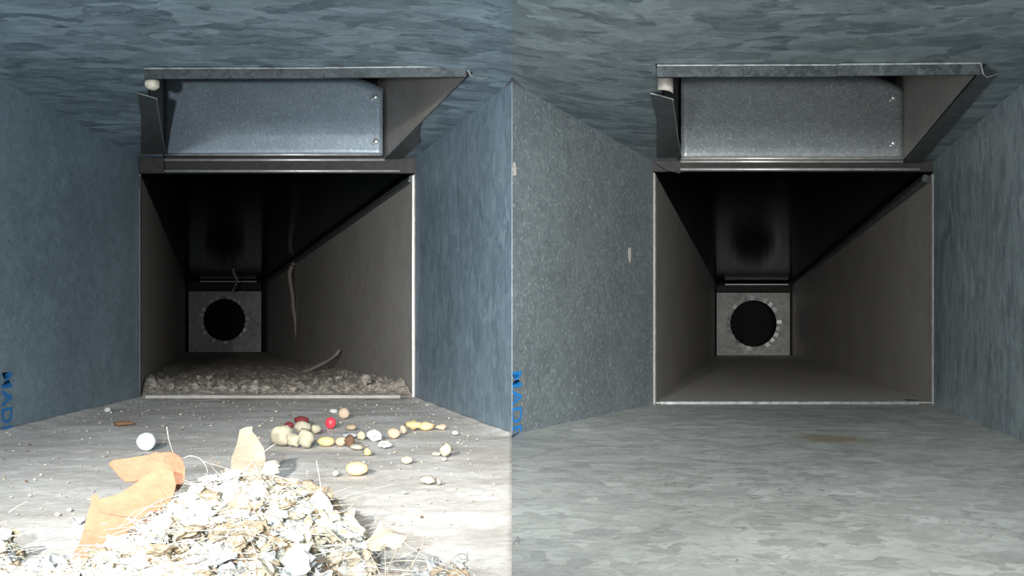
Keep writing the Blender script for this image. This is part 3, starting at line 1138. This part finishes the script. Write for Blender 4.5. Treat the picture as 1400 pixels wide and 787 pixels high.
grid_sheet(bm, drift, 110, 110, (0, 0, -1), 0.0005)
o = mesh_obj('dust_drift', bm, M['drift'])
tag(o, 'uneven drift of brown dust on the inner floor behind the lip', 'dust', kind='stuff')

# ---- single bits lying on the dusty floor


def settle(o, dz=-0.0006):
    o.location.z = FLOOR + dz
    return o


def bit(name, px, py, w, h, mat, label, cat, rough=0.12, seed=0, group=None, rot=0.0, deep=None, sub=2, freq=1.6):
    """a lump seen centred at a pixel with pixel width and height, resting on the floor"""
    yb = depth(py + h * 0.42)
    k = yb / F
    sx = w * k / 2
    sz = h * k / 2
    bm = lump_bm(sx, (deep if deep else 0.8) * sx, sz, rough, freq, seed, sub)
    bmesh.ops.rotate(bm, verts=bm.verts, cent=(0, 0, 0), matrix=Matrix.Rotation(rot, 3, 'Z'))
    o = mesh_obj(name, bm, M[mat], None, True)
    o.location = ((px - HX) * k, yb, FLOOR - 0.0006)
    tag(o, label, cat, group)
    return o


# white foam pellet, slightly faceted puck on edge
bit('foam_pellet', 200, 604, 26, 25, 'ball', 'round white foam pellet standing alone beside the orange leaf', 'pellet', 0.03, 1, sub=3)
bit('bead', 452, 578, 15, 16, 'red', 'small bright red bead on the dusty floor', 'bead', 0.02, 2, sub=3)
bit('seed', 488, 640, 31, 19, 'orangeseed', 'smooth oval orange-tan seed lying alone on the dusty floor', 'seed', 0.03, 3, sub=3)
bit('husk', 412, 574, 21, 11, 'maroon', 'dark maroon husk behind the dried buds', 'husk', 0.12, 4)
bit('pebble', 470, 565, 16, 16, 'pink', 'round tan pebble just behind the red bead', 'pebble', 0.08, 5)
bit('chip', 456, 561, 13, 7, 'white', 'tiny white chip behind the red bead', 'chip', 0.2, 6)
bit('husk', 395, 580, 13, 10, 'maroon', 'small reddish-brown husk at the edge of the dried buds', 'husk', 0.2, 7)
for i, (px, py, w, h, m) in enumerate(((384, 596, 30, 28, 'olive'), (402, 601, 22, 20, 'olive'), (418, 600, 23, 25, 'olive'), (413, 586, 24, 17, 'cream'), (431, 586, 16, 13, 'olive'))):
    lab = ['largest pale dried bud at the edge of the bud cluster', 'small pale dried bud squeezed in the middle of the bud cluster', 'round pale dried bud at the front of the cluster',
           'cream dried bud under the dark maroon husk', 'pale dried bud fragment nearest the red bead'][i]
    bit('dried_bud', px, py, w, h, m, lab, 'dried bud', 0.22, 20 + i, 'dried buds on the dusty floor', freq=2.4)
bit('seed', 446, 602, 25, 14, 'yellow', 'yellowish oval seed in front of the red bead', 'seed', 0.1, 30)
bit('crumb', 466, 603, 15, 13, 'pink', 'pinkish crumb beside the dark brown bud scale', 'crumb', 0.2, 31)
bit('bud_scale', 478, 603, 15, 15, 'brown', 'dark brown bud scale between seeds and white foil', 'bud scale', 0.3, 32)
bit('seed', 480, 583, 16, 9, 'tan', 'flat tan seed beyond the dark brown bud scale', 'seed', 0.15, 33)
bit('leaf_fragment', 479, 594, 22, 8, 'lint', 'flat grey-green leaf fragment behind the dark bud scale', 'leaf fragment', 0.2, 34)
bit('crumb', 494, 595, 13, 12, 'olive', 'olive crumb next to the white foil scraps', 'crumb', 0.2, 35)
bit('chip', 502, 617, 11, 11, 'yellow', 'small yellow chip above the oval orange seed', 'chip', 0.25, 36)
bit('leaf_fragment', 488, 610, 20, 8, 'olive', 'flat dull leaf fragment between the yellow chip and dark bud scale', 'leaf fragment', 0.25, 37)


def floor_scrap(name, px, py, w, h, mat, label, cat, seed, group=None, tilt=0.5):
    yb = depth(py + h * 0.4)
    k = yb / F
    rnd = random.Random(seed)
    pts = []
    for i in range(11):
        a = 2 * math.pi * i / 11
        r = rnd.uniform(0.6, 1.1)
        x = math.cos(a) * w * k / 2 * r
        q = (math.sin(a) * r + 1) * h * k / 2
        pts.append(Vector(((px - HX) * k + x, yb + q * 0.8, FLOOR + 0.0006 + q * tilt)))
    o = mesh_obj(name, flake_bm(pts, 0.0007, 0.0025, seed, 2), M[mat])
    recentre(o)
    settle(o)
    return tag(o, label, cat, group)


floor_scrap('foil_scrap', 511, 596, 24, 17, 'white', 'crumpled bright white scrap, the one farther from the oval seed', 'scrap', 41, 'white scraps', 0.9)
floor_scrap('foil_scrap', 526, 606, 20, 14, 'white', 'crumpled bright white scrap with a bluish tint, in front of its twin', 'scrap', 42, 'white scraps', 0.9)
bit('pebble', 539, 592, 19, 15, 'pink', 'tan pebble right behind the white scraps', 'pebble', 0.12, 43)
bit('crumb', 551, 587, 10, 13, 'cream', 'pale upright crumb touching the yellow bark', 'crumb', 0.15, 44)
bit('bark_flake', 566, 582, 26, 12, 'yellow', 'yellow bark flake near the blue-grey wall', 'bark flake', 0.25, 45)
bit('bark_flake', 583, 582, 22, 11, 'orangeseed', 'orange bark flake joined end to end with the yellow one', 'bark flake', 0.2, 46)
bit('bark_flake', 604, 583, 14, 8, 'pink', 'small reddish bark flake nearest the blue-grey wall', 'bark flake', 0.3, 47)
bit('chip', 622, 591, 9, 6, 'white', 'lone white chip near the blue-grey wall', 'chip', 0.2, 48)
bit('clod', 610, 615, 16, 20, 'olive', 'pale cone-shaped clod of dust standing by itself', 'clod', 0.22, 49)
bit('crumb', 597, 619, 14, 6, 'cream', 'flat crumb beside the cone-shaped clod', 'crumb', 0.3, 50)
bit('crumb', 607, 626, 9, 5, 'white', 'white speck in front of the cone-shaped clod', 'crumb', 0.2, 51)
bit('seed', 556, 628, 17, 11, 'cream', 'pale oval seed in front of the tan pebble', 'seed', 0.08, 52)
bit('crumb', 584, 655, 20, 11, 'olive', 'dull green crumb in the open dust beyond the heap', 'crumb', 0.3, 53)
bit('crumb', 600, 657, 7, 9, 'greybrown', 'dark little crumb beside the dull green one', 'crumb', 0.3, 54)
bit('chip', 552, 671, 10, 4, 'white', 'thin white chip in the open dust beyond the heap', 'chip', 0.2, 55)
bit('crumb', 459, 646, 9, 8, 'cream', 'pale crumb beside the oval orange seed', 'crumb', 0.2, 56)
bit('crumb', 421, 660, 15, 9, 'tan', 'tan crumb beside the upright straw', 'crumb', 0.3, 57)
bit('chip', 147, 560, 9, 7, 'white', 'white chip by the bluish outer wall', 'chip', 0.15, 58)
bit('twig', 168, 578, 30, 7, 'brown', 'dark flat twig lying between outer wall and white pellet', 'twig', 0.2, 59, rot=0.35, deep=0.3)
floor_scrap('foil_scrap', 104, 709, 22, 14, 'white', 'bluish white scrap on the dust beside the large orange leaf', 'scrap', 60, 'white scraps', 0.35)
bit('chip', 95, 695, 7, 6, 'white', 'white chip on the dust beyond the bluish white scrap', 'chip', 0.2, 61)

# upright tan card fragment leaning behind the heap
Y = 0.47


def px_poly(pts, yfun):
    return [at(p[0], p[1], yfun(p[0], p[1]) if callable(yfun) else yfun) for p in pts]


poly = [(316, 657), (317, 625), (323, 604), (327, 586), (334, 583), (345, 582), (345, 590), (351, 597), (356, 606), (361, 614), (363, 626), (359, 637), (361, 648), (350, 661), (333, 664)]
o = mesh_obj('card_fragment', flake_bm(px_poly(poly, lambda x, y: 0.455 + (660 - y) * 0.0003), 0.002, 0.004, 3, 2), M['card'])
recentre(o)
tag(o, 'upright torn tan card fragment leaning behind the debris heap', 'card fragment')

# orange leaf: big lower piece and upper flap


def leaf_y(x, y):
    return lerp(0.306, 0.334, max(0.0, min(1.0, (776 - y) / 140.0))) + 0.000015 * (x - 100)


big = [(95, 777), (98, 764), (104, 750), (110, 734), (117, 710), (124, 690), (126, 679), (133, 676), (136, 682), (146, 679), (158, 676), (168, 672), (173, 668),
       (185, 661), (200, 650), (210, 644), (222, 640), (236, 643), (240, 660), (236, 676), (228, 686), (214, 698), (196, 712), (182, 724), (164, 738), (148, 751), (136, 760), (120, 770), (105, 778)]
o = mesh_obj('dry_leaf', flake_bm(px_poly(big, leaf_y), 0.0006, 0.004, 2, 2), M['peach'])
recentre(o)
tag(o, 'large torn orange leaf resting against the debris heap', 'dry leaf')
flap = [(148, 633), (152, 628), (156, 626), (180, 624), (204, 622), (213, 619), (219, 621), (228, 620), (236, 619), (243, 623), (249, 627), (253, 640), (252, 656), (243, 668),
        (228, 672), (214, 664), (196, 656), (180, 659), (172, 659), (163, 651), (156, 642)]
o = mesh_obj('dry_leaf', flake_bm(px_poly(flap, lambda x, y: 0.352 + (x - 200) * 0.00008 + (640 - y) * 0.0002), 0.0006, 0.003, 5, 2), M['peach'])
recentre(o)
tag(o, 'smaller orange leaf piece above the large orange leaf', 'dry leaf')

# named scraps on the heap


def on_heap(name, pts, y, mat, label, cat, seed, bend=0.002, thick=0.0006, group=None):
    o = mesh_obj(name, flake_bm(px_poly(pts, y), thick, bend, seed, 2), M[mat])
    recentre(o)
    return tag(o, label, cat, group)


def tiltY(y_mid, y_px, slope=0.00035):
    return lambda x, y: y_mid + (y_px - y) * slope


on_heap('paper_scrap', [(338, 668), (347, 664), (358, 668), (370, 678), (384, 690), (379, 694), (366, 692), (350, 681)], tiltY(0.345, 680), 'white', 'narrow white paper strip near the top of the heap', 'paper scrap', 71)
on_heap('lint_sheet', [(357, 668), (362, 662), (378, 658), (396, 655), (399, 660), (402, 668), (390, 676), (376, 679), (364, 676)], tiltY(0.352, 668), 'white', 'flat white lint sheet jutting out at the back of the heap', 'lint', 72)
on_heap('plastic_strip', [(373, 742), (384, 739), (402, 743), (420, 752), (440, 764), (436, 772), (420, 775), (402, 766), (386, 757)], tiltY(0.302, 757), 'skyblue', 'pale blue plastic strip on the front slope of the heap', 'plastic strip', 73, 0.0012)
on_heap('lint_flake', [(500, 734), (506, 728), (513, 722), (521, 713), (523, 721), (532, 722), (541, 725), (551, 730), (556, 738), (549, 744), (538, 747), (528, 744), (520, 750), (509, 748), (502, 742)], tiltY(0.300, 735), 'cream', 'cream lint flake sticking out over the dark shadow beside the heap', 'lint', 74, 0.003, 0.0016)
on_heap('lint_flake', [(470, 700), (478, 692), (486, 694), (484, 706), (492, 715), (500, 721), (496, 728), (484, 724), (475, 714)], tiltY(0.322, 710), 'cream', 'cream curled lint flake behind the jutting one', 'lint', 75, 0.003, 0.0014)
on_heap('lint_tuft', [(424, 678), (436, 674), (448, 680), (455, 690), (450, 702), (436, 704), (424, 698), (420, 688)], tiltY(0.335, 690), 'lint', 'bluish grey lint tuft at the back slope of the heap', 'lint', 76, 0.004, 0.002)
on_heap('lint_tuft', [(385, 700), (402, 694), (420, 702), (425, 718), (412, 728), (394, 726), (382, 714)], tiltY(0.322, 712), 'lint', 'bluish grey lint tuft above the pale blue plastic strip', 'lint', 77, 0.004, 0.002)
on_heap('paper_scrap', [(300, 757), (316, 750), (335, 752), (338, 764), (330, 778), (345, 784), (320, 790), (302, 780)], tiltY(0.295, 770), 'cream', 'square cream paper scrap low on the front of the heap', 'paper scrap', 78)
on_heap('dry_leaf', [(258, 728), (272, 722), (286, 726), (288, 736), (276, 744), (262, 742)], tiltY(0.311, 733), 'tan', 'small tan leaf curl beside the brown husk on the heap', 'dry leaf', 79)
on_heap('bark_flake', [(303, 738), (312, 732), (318, 740), (314, 750), (305, 748)], tiltY(0.306, 741), 'yellow', 'small yellow bark flake in the middle of the heap front', 'bark flake', 80)
on_heap('bark_flake', [(335, 746), (344, 744), (356, 748), (354, 754), (342, 753)], tiltY(0.304, 749), 'orangeseed', 'orange sliver beside the yellow bark flake on the heap', 'bark flake', 81)


def heap_bit(name, px, py, w, h, y, mat, label, cat, seed, rough=0.15):
    k = y / F
    bm = lump_bm(w * k / 2, w * k / 2 * 0.8, h * k / 2, rough, 1.6, seed, 2)
    o = mesh_obj(name, bm, M[mat], None, True)
    p = at(px, py + h / 2, y)
    o.location = p
    return tag(o, label, cat)


heap_bit('husk', 251, 768, 15, 20, 0.291, 'brown', 'dark brown ribbed husk on the lower front of the heap', 'husk', 90, 0.2)
heap_bit('husk', 233, 712, 9, 14, 0.314, 'amber', 'shiny amber husk beside the large orange leaf', 'husk', 91)
heap_bit('husk', 312, 652, 14, 13, 0.352, 'amber', 'amber-brown husk in the white lint atop the heap', 'husk', 92, 0.2)
heap_bit('husk', 142, 771, 20, 13, 0.292, 'amber', 'rough brown husk below the large orange leaf', 'husk', 93, 0.3)
heap_bit('seed', 376, 757, 14, 14, 0.296, 'orangeseed', 'round tan-orange seed beside the pale blue plastic strip', 'seed', 94, 0.1)
heap_bit('wood_chip', 350, 779, 9, 15, 0.284, 'brown', 'dark little wood chip low on the heap front', 'wood chip', 95, 0.2)

# straws and stalks


def stalk(name, pts, r, mat, label, cat='straw', group=None):
    bm = bmesh.new()
    tube(bm, smooth_path([at(*p) for p in pts], 4), r, r * 0.55, 5)
    o = mesh_obj(name, bm, M[mat], None, True)
    recentre(o)
    return tag(o, label, cat, group)


SG = 'straws in the debris heap'
stalk('straw', [(441, 685, 0.338), (439, 668, 0.342), (436, 648, 0.346), (432, 628, 0.350)], 0.00028, 'straw', 'upright pale straw behind the right shoulder of the heap', group=SG)
stalk('straw', [(120, 682, 0.338), (150, 685, 0.336), (190, 687, 0.333), (232, 683, 0.330), (245, 680, 0.330)], 0.00035, 'straw', 'long pale straw lying across the large orange leaf', group=SG)
stalk('straw', [(310, 668, 0.342), (332, 645, 0.346), (352, 624, 0.350), (377, 606, 0.356)], 0.00030, 'straw', 'long pale straw crossing in front of the tan card fragment', group=SG)
stalk('straw', [(347, 631, 0.352), (354, 648, 0.348), (364, 664, 0.344)], 0.00025, 'straw', 'short pale straw in the shadow behind the heap', group=SG)
stalk('straw', [(368, 662, 0.346), (374, 650, 0.348), (377, 640, 0.350), (380, 634, 0.350)], 0.0002, 'straw', 'short crooked straw behind the white lint sheet', group=SG)
stalk('straw', [(228, 583, 0.382), (230, 597, 0.380), (234, 611, 0.378), (238, 622, 0.372)], 0.00018, 'straw', 'thin curved hair standing above the smaller orange leaf', group=SG)
stalk('straw', [(246, 630, 0.366), (258, 623, 0.366), (272, 626, 0.364), (281, 636, 0.362), (284, 646, 0.358)], 0.00022, 'straw', 'arched pale hair at the top of the heap next to the orange leaf', group=SG)
stalk('straw', [(526, 790, 0.282), (536, 765, 0.292), (548, 744, 0.302)], 0.00030, 'straw', 'slanted pale straw under the jutting lint flake', group=SG)
stalk('straw', [(527, 790, 0.282), (527, 770, 0.288), (526, 747, 0.296)], 0.00026, 'straw', 'vertical pale straw under the jutting lint flake', group=SG)
stalk('straw', [(522, 790, 0.282), (515, 775, 0.288), (506, 757, 0.296)], 0.00028, 'straw', 'pale straw leaning towards the heap under the jutting lint flake', group=SG)
stalk('straw', [(552, 790, 0.290), (566, 768, 0.294), (577, 746, 0.298), (580, 733, 0.302)], 0.00024, 'straw', 'long thin straw standing apart at the edge of the heap', group=SG)
stalk('straw', [(546, 739, 0.312), (556, 733, 0.312), (566, 724, 0.314), (572, 728, 0.314)], 0.00022, 'straw', 'fine pale straw poking from the tip of the jutting lint flake', group=SG)
stalk('straw', [(228, 788, 0.280), (248, 765, 0.288), (270, 742, 0.294), (291, 722, 0.300)], 0.00034, 'straw', 'long pale straw lying over the dark brown husk', group=SG)
stalk('straw', [(175, 715, 0.318), (196, 698, 0.322), (220, 684, 0.326), (262, 672, 0.330)], 0.00026, 'straw', 'pale straw along the lower edge of the large orange leaf', group=SG)
stalk('straw', [(255, 735, 0.302), (300, 715, 0.304), (345, 706, 0.306), (400, 692, 0.315)], 0.00028, 'straw', 'long straw stretched across the middle of the heap', group=SG)
stalk('straw', [(440, 715, 0.306), (462, 735, 0.300), (482, 752, 0.294), (505, 775, 0.286)], 0.00026, 'straw', 'straw on the heap slope facing the dark shadow', group=SG)
stalk('straw', [(630, 768, 0.302), (638, 774, 0.300), (642, 787, 0.292)], 0.00024, 'straw', 'curled fibre on the small dust clump at the picture bottom', group=SG)
stalk('straw', [(12, 700, 0.336), (24, 692, 0.338), (39, 684, 0.342)], 0.00028, 'straw', 'pale straw over the small debris mound by the outer wall', group=SG)
stalk('twig', [(122, 776, 0.296), (138, 764, 0.300), (158, 748, 0.305), (182, 728, 0.311), (206, 703, 0.318)], 0.00075, 'brown', 'dark brown twig along the lower edge of the large orange leaf', 'twig')
stalk('twig', [(56, 776, 0.296), (68, 771, 0.297), (82, 761, 0.299)], 0.0003, 'black', 'tiny black forked twig at the front edge of the dust', 'twig')

# ---- things hanging and lying inside the debris-strewn run
stalk('hanging_cobweb', [(402, 358, 2.08), (398, 366, 2.08), (396, 376, 2.08), (398, 392, 2.08), (400, 405, 2.08), (401, 422, 2.08), (404, 440, 2.08), (405, 455, 2.08), (407, 470, 2.08), (406, 482, 2.08), (409, 494, 2.08)], 0.0062, 'web', 'thick dusty cobweb strand hanging from the ceiling seam to the floor', 'cobweb')
stalk('hanging_cobweb', [(319, 367, 2.3), (320, 374, 2.3), (324, 382, 2.3), (322, 390, 2.3), (317, 399, 2.3)], 0.0045, 'web', 'short dusty cobweb strand dangling before the end plate', 'cobweb')
stalk('stick', [(409, 510, 1.52), (424, 505, 1.50), (444, 495, 1.48), (458, 486, 1.46), (464, 478, 1.46)], 0.0042, 'web', 'dusty bent stick leaning from the dust drift against the inner wall', 'stick')

G = 'dust clumps behind the floor lip'
base = []
for k in range(4):
    bm = lump_bm(0.0055, 0.005, 0.0042, 0.5, 2.6, 200 + k, 2)
    o = mesh_obj('dust_clump', bm, M[('drift', 'greybrown', 'drift', 'greybrown')[k]], None, False)
    base.append(o)
for i in range(48):
    y = y0L + 0.02 + 0.22 * RND.random() ** 1.8
    u = RND.uniform(0.03, 0.97)
    x = lerp(inner_edge(0, y), inner_edge(1, y), u)
    o = base[i] if i < 4 else base[RND.choices((0, 1, 2, 3), (4, 5, 4, 1))[0]].copy()
    if i >= 4:
        COL.objects.link(o)
    sc = RND.uniform(0.35, 0.9)
    if i == 7:
        y, x, sc = y0L + 0.06, lerp(inner_edge(0, y0L + 0.06), inner_edge(1, y0L + 0.06), 0.86), 1.4
        u = 0.86
    o.scale = (sc, sc, sc)
    o.rotation_euler = (0, 0, RND.uniform(0, 6.28))
    o.location = (x, y, FLOOR + 0.0012 + max(0.0, drift_h(u, y)) - 0.001)
    tag(o, 'brown dust clump lying on the drift behind the floor lip', 'dust clump', G)

# loose scraps spread over the heap, each its own piece
HS = 'pale scraps on the debris heap'
KINDS = [('lint_flake', 'cream', 'lint'), ('paper_scrap', 'white', 'paper scrap'), ('dry_leaf', 'tan', 'dry leaf'), ('lint_flake', 'lint', 'lint'), ('dry_leaf', 'card', 'dry leaf')]
COLW = {'cream': 'cream', 'white': 'white', 'tan': 'tan', 'lint': 'pale grey', 'card': 'light brown'}
SPOTS = [(268, 668, 12, 'where the heap meets the smaller orange leaf'), (292, 655, 10, 'at the crest of the heap'), (325, 690, 13, 'just below the narrow white paper strip'),
         (285, 700, 12, 'on the slope beside the amber husk'), (245, 735, 12, 'above the dark brown husk'), (215, 748, 11, 'below the twig of the large orange leaf'),
         (190, 770, 13, 'at the front foot of the heap below the leaf'), (330, 722, 12, 'above the yellow bark flake'), (365, 720, 10, 'beside the upper grey lint tuft'),
         (455, 735, 13, 'between plastic strip and jutting lint flake'), (480, 760, 12, 'at the lower shadow side of the heap'), (440, 785, 12, 'at the front below the plastic strip'),
         (278, 782, 12, 'right beside the ribbed dark husk'), (395, 782, 11, 'in front of the tan-orange seed'), (415, 735, 9, 'against the pale blue plastic strip'),
         (460, 705, 10, 'on the back shoulder near the curled flake'), (340, 740, 9, 'above the orange sliver'), (20, 730, 12, 'on the low mound by the outer wall'),
         (50, 765, 11, 'on the low mound next to the black twig'), (600, 782, 13, 'on the small clump apart from the heap')]
for i, (px, py, sz, where) in enumerate(SPOTS):
    nm, mt, ct = KINDS[i % len(KINDS)]
    # march along the line of sight to the heap's surface
    y = 0.40
    best = depth(py) if py > 700 else 0.33
    yy = 0.245
    while yy < 0.40:
        q = at(px, py, yy)
        if q.z <= FLOOR + mound(q.x, q.y) + 0.0025:
            best = yy
            break
        yy += 0.001
    c = at(px, py, best)
    rr = random.Random(900 + i)
    r0 = sz * best / F * 1.25
    rot = Matrix.Rotation(rr.uniform(0, 6.28), 3, 'Z') @ Matrix.Rotation(rr.uniform(0.2, 0.7), 3, 'X')
    nn = rr.choice((7, 8, 9))
    el = rr.uniform(0.5, 0.9)
    pts = []
    for k in range(nn):
        a = 2 * math.pi * k / nn
        r = r0 * rr.uniform(0.65, 1.15)
        pts.append(c + rot @ Vector((math.cos(a) * r, math.sin(a) * r * el, 0)))
    o = mesh_obj(nm, flake_bm(pts, 0.0005, r0 * 0.6, i, 2), M[mt])
    recentre(o)
    tag(o, '%s %s %s' % (COLW[mt], {'lint': 'lint flake', 'paper scrap': 'paper scrap', 'dry leaf': 'dry leaf scrap'}[ct], where), ct, HS)
